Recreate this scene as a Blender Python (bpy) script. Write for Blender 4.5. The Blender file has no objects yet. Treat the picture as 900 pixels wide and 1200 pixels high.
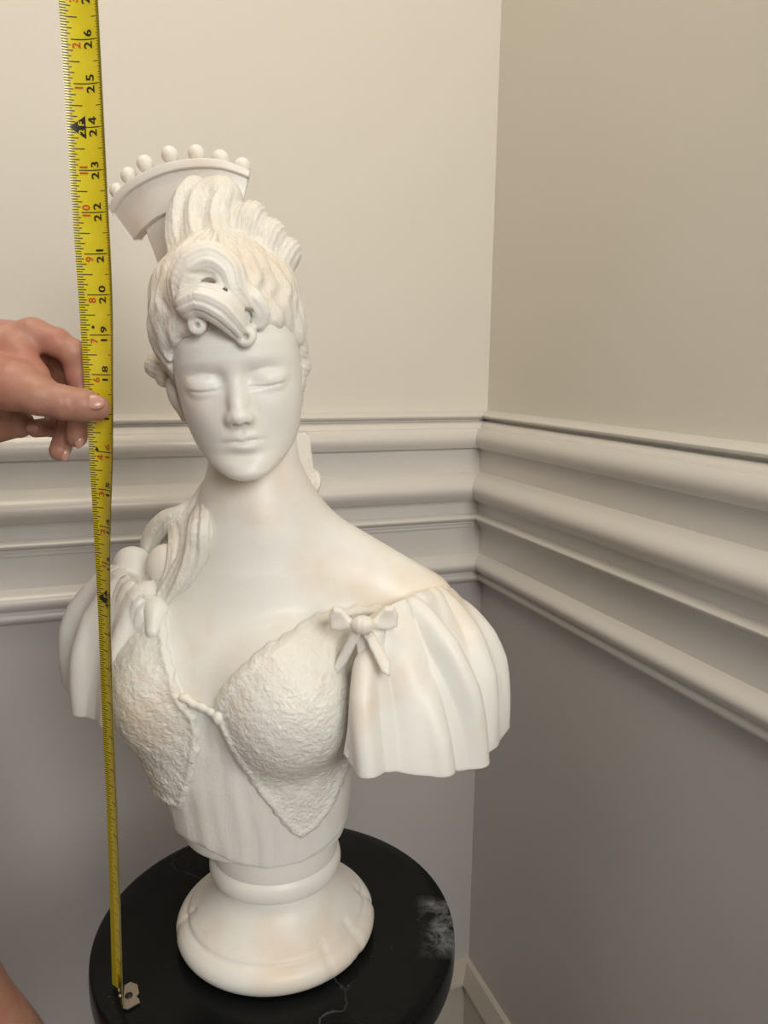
import bpy, math
import numpy as np
from mathutils import Matrix, Vector

# ------------------------------------------------------------------ camera, world, lights, exposure
# View frame "V": Y = compass heading of the camera, Z up, origin = centre of the bust's foot on the pedestal top (metres).
# Room frame "W": left wall is y=0, right wall is x=0, their corner at the origin.
R = math.radians
IN = .0254
FPX = 917.0
PITCH, ROLL, HEAD = R(10.6), R(0.6), R(20.3)
CAM = np.array([.091, -.586, .465])
FW = np.array([0, math.cos(PITCH), -math.sin(PITCH)])
_U0 = np.array([0, math.sin(PITCH), math.cos(PITCH)])
_R0 = np.array([1., 0, 0])
RT = _R0*math.cos(ROLL) + _U0*math.sin(ROLL)
UP = -_R0*math.sin(ROLL) + _U0*math.cos(ROLL)

def ray(px, py): return FW + RT*((px-450)/FPX) - UP*((py-600)/FPX)
def at(px, py, Y):
    """point at depth Y (metres behind the bust's axis) seen in the given direction"""
    v = ray(px, py); return CAM + v*((Y-CAM[1])/v[1])
def project(p):
    d = np.asarray(p)-CAM; z = d@FW
    return 450+FPX*(d@RT)/z, 600-FPX*(d@UP)/z
FLOOR = -.70
_c = at(568.5, 560, 1.168+CAM[1])
_rot = np.array([[math.cos(-HEAD), -math.sin(-HEAD)], [math.sin(-HEAD), math.cos(-HEAD)]])
_T = -_rot @ _c[:2]
MV = Matrix.Translation((_T[0], _T[1], 0)) @ Matrix.Rotation(-HEAD, 4, 'Z')     # V -> W

scene = bpy.context.scene
COL = scene.collection
cam_d = bpy.data.cameras.new('camera'); cam = bpy.data.objects.new('camera', cam_d); COL.objects.link(cam)
cam_d.sensor_fit = 'VERTICAL'; cam_d.sensor_height = 24; cam_d.lens = FPX/1200*24
cam_d.clip_start = .01
mc = Matrix(((RT[0], UP[0], -FW[0], CAM[0]), (RT[1], UP[1], -FW[1], CAM[1]), (RT[2], UP[2], -FW[2], CAM[2]), (0, 0, 0, 1)))
cam.matrix_world = MV @ mc
scene.camera = cam

world = bpy.data.worlds.new('world'); scene.world = world; world.use_nodes = True
world.node_tree.nodes['Background'].inputs[0].default_value = (.93, .95, 1, 1)
world.node_tree.nodes['Background'].inputs[1].default_value = .16

def area(name, loc, target, w, h, power, col):
    d = bpy.data.lights.new(name, 'AREA'); d.shape = 'RECTANGLE'; d.size = w; d.size_y = h; d.energy = power; d.color = col
    o = bpy.data.objects.new(name, d); COL.objects.link(o)
    v = Vector(target)-Vector(loc); o.rotation_euler = v.to_track_quat('-Z', 'Y').to_euler(); o.location = loc
    return o
def vw(x, y, z): return MV @ Vector((x, y, z))
area('window_daylight', vw(.72, -1.70, 1.05), vw(-.05, .3, .4), .7, .7, 27, (1, .97, .93))
area('glass_door_daylight', vw(-1.35, -1.5, -.05), vw(-.2, .3, 0), .7, .9, 4, (.80, .90, 1))
area('ceiling_lamp', vw(-.25, -.35, 1.80), vw(-.1, .3, .2), .5, .5, 8.5, (1, .87, .68))

vs = scene.view_settings
vs.view_transform = 'Standard'; vs.look = 'None'; vs.gamma = 1; vs.use_curve_mapping = False
vs.exposure = -0.33

# ------------------------------------------------------------------ materials
class NT:
    def __init__(s, name, **kw):
        s.m = bpy.data.materials.new(name); s.m.use_nodes = True
        s.t = s.m.node_tree; s.b = s.t.nodes['Principled BSDF']
        for k, v in kw.items(): s.b.inputs[k].default_value = v
        s.co = s.n('ShaderNodeTexCoord').outputs['Object']
    def n(s, typ, **kw):
        nd = s.t.nodes.new(typ)
        for k, v in kw.items():
            if isinstance(k, str) and hasattr(nd, k): setattr(nd, k, v)
            else: nd.inputs[k].default_value = v
        return nd
    def l(s, a, b): s.t.links.new(a, b)
    def noise(s, scale, detail=3, rough=.5, dist=0, vec=None):
        nd = s.n('ShaderNodeTexNoise'); nd.inputs['Scale'].default_value = scale; nd.inputs['Detail'].default_value = detail
        nd.inputs['Roughness'].default_value = rough; nd.inputs['Distortion'].default_value = dist
        s.l(vec or s.co, nd.inputs['Vector']); return nd.outputs['Fac']
    def stretch(s, sx, sy, sz, vec=None):
        nd = s.n('ShaderNodeMapping'); nd.inputs['Scale'].default_value = (sx, sy, sz); s.l(vec or s.co, nd.inputs['Vector']); return nd.outputs[0]
    def ramp(s, fac, stops):
        nd = s.n('ShaderNodeValToRGB'); cr = nd.color_ramp
        while len(cr.elements) < len(stops): cr.elements.new(.5)
        for e, (p, c) in zip(cr.elements, stops): e.position = p; e.color = (*c, 1) if len(c) == 3 else c
        s.l(fac, nd.inputs[0]); return nd.outputs[0]
    def mix(s, fac, a, b, blend='MIX'):
        nd = s.n('ShaderNodeMix'); nd.data_type = 'RGBA'; nd.blend_type = blend
        for i, v in ((0, fac), (6, a), (7, b)):
            if hasattr(v, 'is_output') or hasattr(v, 'links'): s.l(v, nd.inputs[i])
            else: nd.inputs[i].default_value = v if i == 0 else (*v, 1)
        return nd.outputs[2]
    def math(s, op, a, b=0.):
        nd = s.n('ShaderNodeMath'); nd.operation = op
        for i, v in enumerate((a, b)):
            if hasattr(v, 'links'): s.l(v, nd.inputs[i])
            else: nd.inputs[i].default_value = v
        return nd.outputs[0]
    def bump(s, h, dist, strength=1.):
        nd = s.n('ShaderNodeBump'); nd.inputs['Distance'].default_value = dist; nd.inputs['Strength'].default_value = strength
        s.l(h, nd.inputs['Height']); s.l(nd.outputs[0], s.b.inputs['Normal'])
    def col(s, c): s.l(c, s.b.inputs['Base Color'])

def marble(name, kind, tint=(.86, .83, .775)):
    m = NT(name, Roughness=.42)
    m.b.inputs['Subsurface Weight'].default_value = .25
    m.b.inputs['Subsurface Radius'].default_value = (.009, .007, .0055)
    m.b.inputs['Subsurface Scale'].default_value = 1.
    a = m.noise(9, 4, .6); b = m.noise(38, 4, .6)
    stain = tuple(x*y for x, y in zip(tint, (.93, .86, .78)))
    cool = tuple(x*y for x, y in zip(tint, (.97, 1.0, 1.0)))
    c = m.ramp(a, [(.35, tint), (.50, cool), (.66, stain)])
    c = m.mix(m.ramp(b, [(.55, (0, 0, 0)), (.8, (.35, .35, .35))]), c, stain)
    m.col(c)
    fine = m.noise(420, 2)
    if kind == 'smooth': m.bump(fine, .00025, .5)
    elif kind == 'lace':
        w = m.n('ShaderNodeTexVoronoi'); w.feature = 'SMOOTH_F1'; w.inputs['Scale'].default_value = 400
        nn = m.n('ShaderNodeTexNoise'); nn.inputs['Scale'].default_value = 70; m.l(m.co, nn.inputs['Vector'])
        mx = m.n('ShaderNodeMix'); mx.data_type = 'VECTOR'; mx.inputs[0].default_value = .012
        m.l(m.co, mx.inputs[4]); m.l(nn.outputs['Color'], mx.inputs[5]); m.l(mx.outputs[1], w.inputs['Vector'])
        h = m.math('ADD', m.math('MULTIPLY', w.outputs['Distance'], 1.2), m.math('MULTIPLY', m.noise(240, 3, .6), .9))
        sz = m.n('ShaderNodeSeparateXYZ'); m.l(m.co, sz.inputs[0])
        h = m.math('MULTIPLY', h, m.ramp(m.math('MULTIPLY', sz.outputs[2], 2.), [(.30, (1, 1, 1)), (.56, (.45, .45, .45))]))
        m.bump(h, .0012, .75)
    elif kind == 'hair':
        h = m.math('ADD', m.noise(230, 3, .6, 1.2, m.stretch(1, 1, .16)), m.math('MULTIPLY', fine, .3))
        m.bump(h, .0019, .7)
    elif kind == 'pleat':
        h = m.math('ADD', m.noise(80, 3, .55, .6, m.stretch(1, 1, .12)), m.math('MULTIPLY', fine, .25))
        m.bump(h, .0016, .6)
    return m.m

def paint(name, c, rough, bump=.00025):
    m = NT(name, Roughness=rough)
    m.col(m.mix(m.noise(3, 3), tuple(x*.97 for x in c), tuple(min(1, x*1.02) for x in c)))
    m.bump(m.noise(160, 3, .6), bump, .6)
    return m.m

M = {}
M['wall'] = paint('cream_wall_paint', (.73, .69, .61), .55)
M['dado'] = paint('dimmed_dado_paint', (.50, .478, .462), .42)  # lower wall: weaker light below the rail is partly put into this colour
M['trim'] = paint('gloss_trim_paint', (.69, .665, .62), .27, .00012)
M['base'] = paint('dimmed_baseboard_paint', (.50, .455, .39), .35, .00012)  # trim colour darkened to stand in for the light lost near the floor
M['ceil'] = paint('ceiling_paint', (.8, .78, .74), .8)
M['skin_marble'] = marble('white_marble', 'smooth')
M['lace'] = marble('white_marble_carved_lace', 'lace', (.83, .80, .74))
M['hair'] = marble('white_marble_carved_hair', 'hair', (.82, .785, .72))
M['curl'] = marble('white_marble_polished_curls', 'smooth', (.84, .805, .745))
M['pleat'] = marble('white_marble_carved_cloth', 'pleat', (.84, .815, .765))
M['socle'] = marble('cream_marble_socle', 'smooth', (.86, .825, .765))

m = NT('floor_boards', Roughness=.4)
m.col(m.ramp(m.noise(8, 4, .6, 1, m.stretch(1, 8, 1)), [(.3, (.16, .09, .05)), (.7, (.28, .17, .10))])); M['floor'] = m.m

m = NT('black_marble', Roughness=.22)
vein = m.n('ShaderNodeTexVoronoi'); vein.feature = 'DISTANCE_TO_EDGE'; vein.inputs['Scale'].default_value = 9
nn = m.n('ShaderNodeTexNoise'); nn.inputs['Scale'].default_value = 14; nn.inputs['Detail'].default_value = 5; m.l(m.co, nn.inputs['Vector'])
mx = m.n('ShaderNodeMix'); mx.data_type = 'VECTOR'; mx.inputs[0].default_value = .10
m.l(m.co, mx.inputs[4]); m.l(nn.outputs['Color'], mx.inputs[5]); m.l(mx.outputs[1], vein.inputs['Vector'])
vm = m.math('MULTIPLY', m.ramp(vein.outputs['Distance'], [(0, (1, 1, 1)), (.012, (0, 0, 0))]), m.ramp(m.noise(5, 2), [(.55, (0, 0, 0)), (.66, (1, 1, 1))]))
sp = m.ramp(m.noise(230, 2, .5), [(.73, (0, 0, 0)), (.78, (1, 1, 1))])
msk = m.math('MINIMUM', m.math('ADD', m.math('MULTIPLY', vm, .5), m.math('MULTIPLY', sp, .25)), .6)
# chalky scuff worn along one side of the rim
sx = m.n('ShaderNodeSeparateXYZ'); m.l(m.co, sx.inputs[0])
rad_ = m.n('ShaderNodeVectorMath'); rad_.operation = 'LENGTH'; cmb = m.n('ShaderNodeCombineXYZ'); m.l(sx.outputs[0], cmb.inputs[0]); m.l(sx.outputs[1], cmb.inputs[1]); m.l(cmb.outputs[0], rad_.inputs[0])
zone = m.math('MULTIPLY', m.ramp(m.math('MULTIPLY', rad_.outputs['Value'], 5.), [(.60, (0, 0, 0)), (.68, (1, 1, 1))]), m.ramp(m.math('ADD', m.math('MULTIPLY', sx.outputs[1], 8.), .5), [(.18, (0, 0, 0)), (.34, (1, 1, 1)), (.70, (1, 1, 1)), (.80, (0, 0, 0))]))
zone = m.math('MULTIPLY', zone, m.ramp(m.math('MULTIPLY', sx.outputs[0], 5.), [(.4, (0, 0, 0)), (.6, (1, 1, 1))]))
zone = m.math('MULTIPLY', zone, m.ramp(m.noise(60, 6, .75, .3), [(.42, (0, 0, 0)), (.66, (.75, .75, .75))]))
m.col(m.mix(m.math('MAXIMUM', msk, zone), (.005, .006, .006), (.30, .32, .33)))
m.b.inputs['Specular IOR Level'].default_value = .13
M['black'] = m.m
m = NT('tape_yellow', Roughness=.28)
m.b.inputs['Coat Weight'].default_value = .5; m.b.inputs['Coat Roughness'].default_value = .12
m.col(m.ramp(m.noise(60, 4, .6), [(.3, (.66, .54, .012)), (.7, (.74, .62, .03))])); M['yellow'] = m.m
def plain(name, c, rough, metal=0.):
    m = NT(name, Roughness=rough, Metallic=metal)
    m.col(m.mix(m.noise(120, 3), tuple(x*.85 for x in c), tuple(min(1, x*1.1) for x in c))); return m.m
M['ink'] = plain('black_ink', (.02, .018, .012), .4)
M['red'] = plain('red_ink', (.55, .07, .02), .4)
M['steel'] = plain('worn_steel', (.48, .42, .35), .35, 1.)
M['tape_back'] = plain('tape_back_lacquer', (.40, .34, .12), .35)
m = NT('skin', Roughness=.48)
m.b.inputs['Subsurface Weight'].default_value = .25; m.b.inputs['Subsurface Radius'].default_value = (.008, .003, .0015); m.b.inputs['Subsurface Scale'].default_value = 1.
c = m.ramp(m.noise(22, 4, .6), [(.3, (.37, .18, .125)), (.5, (.45, .235, .165)), (.72, (.42, .17, .125))])
m.col(c); m.bump(m.noise(300, 3, .6), .0004, .5); M['skin'] = m.m
M['nail'] = plain('finger_nail', (.52, .28, .22), .25)
M['shirt'] = plain('navy_cotton', (.08, .09, .13), .9)
M['shorts'] = plain('brown_cotton', (.16, .11, .08), .9)

# ------------------------------------------------------------------ object helpers
def link(name, me, mat, parent=None, base=(0, 0, 0)):
    o = bpy.data.objects.new(name, me); COL.objects.link(o)
    if mat: me.materials.append(M[mat])
    if parent: o.parent = parent
    return o
def raw_mesh(name, V, faces, smooth=True, base=None):
    V = np.asarray(V, float)
    if base is not None: V = V-np.asarray(base)
    me = bpy.data.meshes.new(name)
    if isinstance(faces, np.ndarray):
        n = len(faces); k = faces.shape[1]
        me.vertices.add(len(V)); me.vertices.foreach_set('co', V.astype(np.float32).ravel())
        me.loops.add(n*k); me.loops.foreach_set('vertex_index', faces.astype(np.int32).ravel())
        me.polygons.add(n); me.polygons.foreach_set('loop_start', np.arange(0, n*k, k, dtype=np.int32))
        me.update(calc_edges=True)
    else:
        me.from_pydata([tuple(v) for v in V], [], faces)
    me.validate(); me.update()
    if smooth: me.polygons.foreach_set('use_smooth', np.ones(len(me.polygons), bool))
    return me
def tag(o, label, cat, group=None):
    o['label'] = label; o['category'] = cat
    if group: o['group'] = group
def root(name, base, label, cat):
    o = bpy.data.objects.new(name, None); COL.objects.link(o); o.empty_display_size = .05
    o.matrix_world = MV @ Matrix.Translation(base); tag(o, label, cat); return o
def grid_faces(nu, nv, closed_u=False):
    f = []
    for i in range(nu if closed_u else nu-1):
        for j in range(nv-1):
            a = i*nv+j; b = ((i+1) % nu)*nv+j; f.append((a, b, b+1, a+1))
    return np.array(f)
def lathe(prof, n=96):
    prof = np.array(prof); a = np.linspace(0, 2*np.pi, n, endpoint=False)
    V = np.stack([np.outer(np.cos(a), prof[:, 0]), np.outer(np.sin(a), prof[:, 0]), np.tile(prof[:, 1], (n, 1))], -1).reshape(-1, 3)
    return V, grid_faces(n, len(prof), True)
def rounded(pts, k=4):
    """Chaikin rounding of an open profile"""
    P = np.array(pts, float)
    for _ in range(k):
        Q = np.empty((2*len(P), P.shape[1])); Q[0::2][:-1] = .75*P[:-1]+.25*P[1:]; Q[1::2][:-1] = .25*P[:-1]+.75*P[1:]
        P = np.vstack([P[:1], Q[:-2], P[-1:]])
    return P
def spline(pts, n):
    """Catmull-Rom through pts (rows), n samples"""
    P = np.array(pts, float); m = len(P); t = np.linspace(0, m-1, n); i = np.minimum(t.astype(int), m-2); u = (t-i)[:, None]
    g = lambda k: P[np.clip(k, 0, m-1)]
    p0, p1, p2, p3 = g(i-1), g(i), g(i+1), g(i+2)
    return .5*((2*p1)+(-p0+p2)*u+(2*p0-5*p1+4*p2-p3)*u*u+(-p0+3*p1-3*p2+p3)*u**3)

# ------------------------------------------------------------------ implicit surfaces (carved marble, skin)
def smin(a, b, k):
    h = np.clip(.5+.5*(b-a)/k, 0, 1); return b+(a-b)*h-k*h*(1-h)
def smax(a, b, k): return -smin(-a, -b, k)
def ell(P, c, r, rotm=None):
    q = P-np.asarray(c, np.float32)
    if rotm is not None: q = q@np.asarray(rotm, np.float32)
    r = np.asarray(r, np.float32); a = q/r; k0 = np.sqrt((a*a).sum(1)); b = a/r; k1 = np.sqrt((b*b).sum(1))
    return k0*(k0-1)/np.maximum(k1, 1e-6)
def cone(P, a, b, ra, rb, groove=None):
    a = np.asarray(a, np.float32); b = np.asarray(b, np.float32); ab = b-a; L = float(ab@ab)
    q = P-a; t = np.clip(q@ab/L, 0, 1); w = q-t[:, None]*ab
    d = np.sqrt((w*w).sum(1))-(ra+(rb-ra)*t)
    return d
def tube(P, pts, rad, k=.004):
    d = None
    for i in range(len(pts)-1):
        e = cone(P, pts[i], pts[i+1], rad[i], rad[i+1]); d = e if d is None else smin(d, e, k)
    return d
def strand(P, pts, rad, n=6, amp=.0012, twist=0., k=.003, sub=4):
    """lock of hair: tube with lengthwise grooves that follow it"""
    S = spline(pts, (len(pts)-1)*sub+1); Rr = np.interp(np.linspace(0, 1, len(S)), np.linspace(0, 1, len(rad)), rad)
    best = np.full(len(P), 9., np.float32); ph = np.zeros(len(P), np.float32)
    ref = np.array([.31, -.9, .3]); acc = 0.
    for i in range(len(S)-1):
        a = S[i].astype(np.float32); ab = (S[i+1]-S[i]).astype(np.float32); L = float(ab@ab)
        q = P-a; t = np.clip(q@ab/L, 0, 1); w = q-t[:, None]*ab
        d = np.sqrt((w*w).sum(1))-(Rr[i]+(Rr[i+1]-Rr[i])*t)
        tg = ab/math.sqrt(L); e1 = ref-tg*(ref@tg); e1 /= np.linalg.norm(e1); e2 = np.cross(tg, e1); ref = e1
        m_ = d < best
        ang = np.arctan2(w[m_]@e2.astype(np.float32), w[m_]@e1.astype(np.float32))
        ph[m_] = n*ang+twist*(acc+t[m_]*math.sqrt(L))
        best = np.minimum(best, d); acc += math.sqrt(L)
    return best-amp*(np.cos(ph)*.7+.3*np.cos(2.3*ph+1))
def mesh_sdf(f, lo, hi, h, newton=1):
    B = 6; lo = np.asarray(lo, float); n = np.ceil((np.asarray(hi)-lo)/h/B).astype(int)*B+1
    nb = (n-1)//B
    ci = np.stack(np.meshgrid(*[np.arange(k) for k in nb], indexing='ij'), -1).reshape(-1, 3)
    dc = f((lo+(ci*B+B/2)*h).astype(np.float32))
    G = np.ones(n, np.float32)
    ins = dc < 0
    keep = np.abs(dc) < B*h*.87*1.75
    for c in ci[ins & ~keep]:
        s = c*B; G[s[0]:s[0]+B+1, s[1]:s[1]+B+1, s[2]:s[2]+B+1] = -1
    off = np.stack(np.meshgrid(*[np.arange(B+1)]*3, indexing='ij'), -1).reshape(-1, 3)
    K = ci[keep]
    for s in range(0, len(K), 1500):
        idx = (K[s:s+1500, None, :]*B+off[None]).reshape(-1, 3)
        G[idx[:, 0], idx[:, 1], idx[:, 2]] = f((lo+idx*h).astype(np.float32))
    I = G < 0
    cnt = np.zeros(n-1, np.int8)
    for o in np.ndindex(2, 2, 2):
        cnt += I[o[0]:n[0]-1+o[0], o[1]:n[1]-1+o[1], o[2]:n[2]-1+o[2]]
    act = (cnt > 0) & (cnt < 8); cell = np.argwhere(act)
    vid = np.full(n-1, -1, np.int32); vid[act] = np.arange(len(cell))
    acc = np.zeros((len(cell), 3)); num = np.zeros(len(cell))
    for a in range(3):
        for o in np.ndindex(2, 2):
            o0 = np.insert(np.array(o), a, 0); o1 = o0.copy(); o1[a] = 1
            v0 = G[tuple((cell+o0).T)]; v1 = G[tuple((cell+o1).T)]; x = (v0 < 0) != (v1 < 0)
            t = v0[x]/(v0[x]-v1[x]); p = (cell[x]+o0).astype(float); p[:, a] += t
            acc[x] += p; num[x] += 1
    V = (lo+acc/num[:, None]*h).astype(np.float32)
    F = []
    for a in range(3):
        b, c = (a+1) % 3, (a+2) % 3
        s0 = [slice(1, -1)]*3; s0[a] = slice(0, -1); s1 = list(s0); s1[a] = slice(1, None)
        A0 = I[tuple(s0)]; A1 = I[tuple(s1)]; e = np.argwhere(A0 != A1); sg = A0[A0 != A1]
        st = np.ones(3, int); st[a] = 0; e = e+st
        def cid(db, dc_):
            q = e.copy(); q[:, b] -= db; q[:, c] -= dc_; return vid[tuple(q.T)]
        Q = np.stack([cid(1, 1), cid(0, 1), cid(0, 0), cid(1, 0)], 1); Q[~sg] = Q[~sg][:, ::-1]
        F.append(Q)
    F = np.vstack(F); F = F[(F >= 0).all(1)]
    for _ in range(newton):
        eps = h*.5; d = f(V); g = np.stack([(f(V+np.eye(3, dtype=np.float32)[i]*eps)-f(V-np.eye(3, dtype=np.float32)[i]*eps))/(2*eps) for i in range(3)], 1)
        st = (d/np.maximum((g*g).sum(1), .3))[:, None]*g
        L = np.linalg.norm(st, axis=1, keepdims=True); V = V-st*np.minimum(1, .6*h/np.maximum(L, 1e-9))
    return V, F
def surf(f, px, py, t0=.30, t1=.80, lift=0.):
    """nearest point of an implicit surface seen along a direction"""
    v = ray(px, py); v = v/np.linalg.norm(v); T = np.linspace(t0, t1, 900)
    P = (CAM+T[:, None]*v).astype(np.float32); d = f(P); i = np.argmax(d < 0)
    if d[i] >= 0: i = int(np.argmin(d))
    return CAM+v*(T[i]-lift)
def poly2(x, z, pts):
    """signed distance to a polygon in the X,Z plane (negative inside)"""
    P = np.array(pts, np.float32); n = len(P); d = np.full(len(x), 1e9, np.float32); s = np.ones(len(x), np.float32)
    for i in range(n):
        a, b = P[i], P[i-1]; ex, ez = b-a; wx, wz = x-a[0], z-a[1]
        t = np.clip((wx*ex+wz*ez)/(ex*ex+ez*ez+1e-12), 0, 1); d = np.minimum(d, (wx-ex*t)**2+(wz-ez*t)**2)
        c1 = z >= a[1]; c2 = z < b[1]; c3 = ex*wz > ez*wx
        s = np.where((c1 & c2 & c3) | (~c1 & ~c2 & ~c3), -s, s)
    return s*np.sqrt(d)

# ------------------------------------------------------------------ room
def quad(name, pts, mat, **kw):
    return link(name, raw_mesh(name, pts, [(0, 1, 2, 3)], False), mat)
CEIL = 1.90; LEN = 2.8
def zrow(py):      # height of a moulding edge at the corner
    return at(562, py, 1.150+CAM[1])[2]
RT_, RB_ = zrow(482), zrow(682)
BT = zrow(1131)
def struct(o): o['kind'] = 'structure'; return o
def slab(name, a, b, mat, parent=None):
    (x0, y0, z0), (x1, y1, z1) = a, b
    V = [(x, y, z) for x in (x0, x1) for y in (y0, y1) for z in (z0, z1)]
    F = [(0, 1, 3, 2), (4, 6, 7, 5), (0, 4, 5, 1), (2, 3, 7, 6), (0, 2, 6, 4), (1, 5, 7, 3)]
    return link(name, raw_mesh(name, V, F, False), mat, parent)
wl = struct(slab('wall_left', (-LEN, 0, RB_+.02), (.1, .1, CEIL), 'wall'))
wr = struct(slab('wall_right', (0, -LEN, RB_+.02), (.1, 0, CEIL), 'wall'))
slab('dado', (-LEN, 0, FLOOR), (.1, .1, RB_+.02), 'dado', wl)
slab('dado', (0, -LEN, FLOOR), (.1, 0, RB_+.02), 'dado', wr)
struct(slab('floor', (-LEN, -LEN, FLOOR-.05), (.1, .1, FLOOR), 'floor'))
struct(slab('ceiling', (-LEN, -LEN, CEIL), (.1, .1, CEIL+.05), 'ceil'))
def moulding(name, prof, left, mat='trim'):
    """prof: (projection, z) pairs, top to bottom; mitred at the corner"""
    prof = np.array(prof); V = []
    for end in (0, 1):
        for p, z in prof:
            V.append((-LEN if end == 0 else -p, -p, z) if left else (-p, -LEN if end == 0 else -p, z))
    n = len(prof); F = [(i, i+1, n+i+1, n+i) for i in range(n-1)]
    if not left: F = [f[::-1] for f in F]
    me = raw_mesh(name, V, F, True)
    o = struct(link(name, me, mat))
    sm = o.modifiers.new('edges', 'EDGE_SPLIT'); sm.split_angle = R(28)
    return o
def arc(p0, y0, p1, y1, bul, n=9):
    """bulged segment from (p0,y0) to (p1,y1); bul = outward bulge in projection"""
    t = np.linspace(0, 1, n); return [(p0+(p1-p0)*u+bul*4*u*(1-u), y0+(y1-y0)*u) for u in t]
prof = [(0, 481.5)]+arc(.004, 482, .006, 492, .012)+[(.006, 493)]+[(.016, 494.5), (.020, 497), (.022, 500.5)]+arc(.030, 501, .030, 523, .006)+\
    [(.021, 524), (.020, 551.5)]+arc(.026, 552.5, .032, 583, .014)+[(.026, 584), (.025, 586.5), (.022, 587), (.022, 599)]+arc(.026, 600, .027, 607.5, .005)+\
    [(.022, 608), (.022, 611), (.018, 611.5), (.018, 615.5), (.013, 616), (.012, 648)]+arc(.015, 649, .020, 667.5, .009)+[(.013, 668.5), (.013, 671)]+arc(.014, 671.5, .009, 682, .005)+[(0, 682.3)]
prof = [(p, zrow(y)) for p, y in prof]
moulding('trim_1', prof, True); moulding('trim_2', prof, False)
bp = [(0, BT), (.008, BT-.001), (.010, BT-.006), (.012, BT-.018), (.017, BT-.028), (.018, BT-.036), (.011, BT-.038), (.011, FLOOR+.02), (.016, FLOOR+.018), (.016, FLOOR)]
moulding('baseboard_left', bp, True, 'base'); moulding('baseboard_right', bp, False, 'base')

# ------------------------------------------------------------------ pedestal
PC = at(318, 1098, 0); PX = .0040; PY = .002; PR = .1505
ped = root('pedestal', (PX, PY, FLOOR), 'round black marble pedestal carrying the white bust', 'pedestal')
H = -FLOOR
top = rounded([(0, H), (PR-.004, H), (PR, H-.002), (PR, H-.026), (PR-.004, H-.030), (PR-.012, H-.032)], 2)
V, F = lathe(np.vstack([top, [(0, H-.032)]]), 128); link('top', raw_mesh('top', V, F), 'black', ped)
V, F = lathe([(0, H-.03), (.118, H-.03), (.118, H-.045), (.105, H-.06), (.092, H-.09), (.085, H-.30), (.092, .16), (.11, .12), (.12, .10), (.12, .04), (.15, .035), (.15, 0), (0, 0)], 64)
link('column', raw_mesh('column', V, F), 'black', ped)
# ------------------------------------------------------------------ the bust: implicit body
BASE = (0, 0, 0)
bust = root('marble_bust', BASE, 'white marble bust of a lady with closed eyes and tiara', 'sculpture')
# head frame
HO_face = at(275.5, 449, -.072)
def rotm(yaw, pitch, roll):
    cy, sy, cp, sp, cr, sr = math.cos(yaw), math.sin(yaw), math.cos(pitch), math.sin(pitch), math.cos(roll), math.sin(roll)
    Rz = np.array([[cy, -sy, 0], [sy, cy, 0], [0, 0, 1]]); Rx = np.array([[1, 0, 0], [0, cp, -sp], [0, sp, cp]]); Ry = np.array([[cr, 0, sr], [0, 1, 0], [-sr, 0, cr]])
    return Rz@Ry@Rx
HR = rotm(R(6), R(4), R(-6))        # local x right, y away, z up
HO = HO_face-HR@np.array([0, -.046, 0])
def hl(P):   # head-local millimetres: right, forward, up
    q = (P-HO.astype(np.float32))@HR.astype(np.float32)*1000; return q[:, 0], -q[:, 1], q[:, 2]
def hw(r, f, u): return HO+HR@np.array([r, -f, u])/1000
_wu = np.array([-80, -63, -54, -47, -40, -30, -20, -10, 0, 12, 25, 40, 60, 80, 95]); _ww = np.array([22, 26, 31, 34.5, 37.2, 39.8, 41.5, 42.8, 43.8, 44, 44, 43, 38, 25, 10.])
_fu = np.array([-82, -69, -61, -54, -47, -40, -30, -22, -12, 0, 8, 15, 25, 40, 60, 80, 95]); _ff = np.array([37, 42, 44.6, 44.4, 42.3, 43, 44, 44.5, 45.3, 46.2, 48.3, 49.6, 49.5, 46, 36, 20, 8.])
def gs(x, s): return np.exp(-(x/s)**2)
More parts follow.
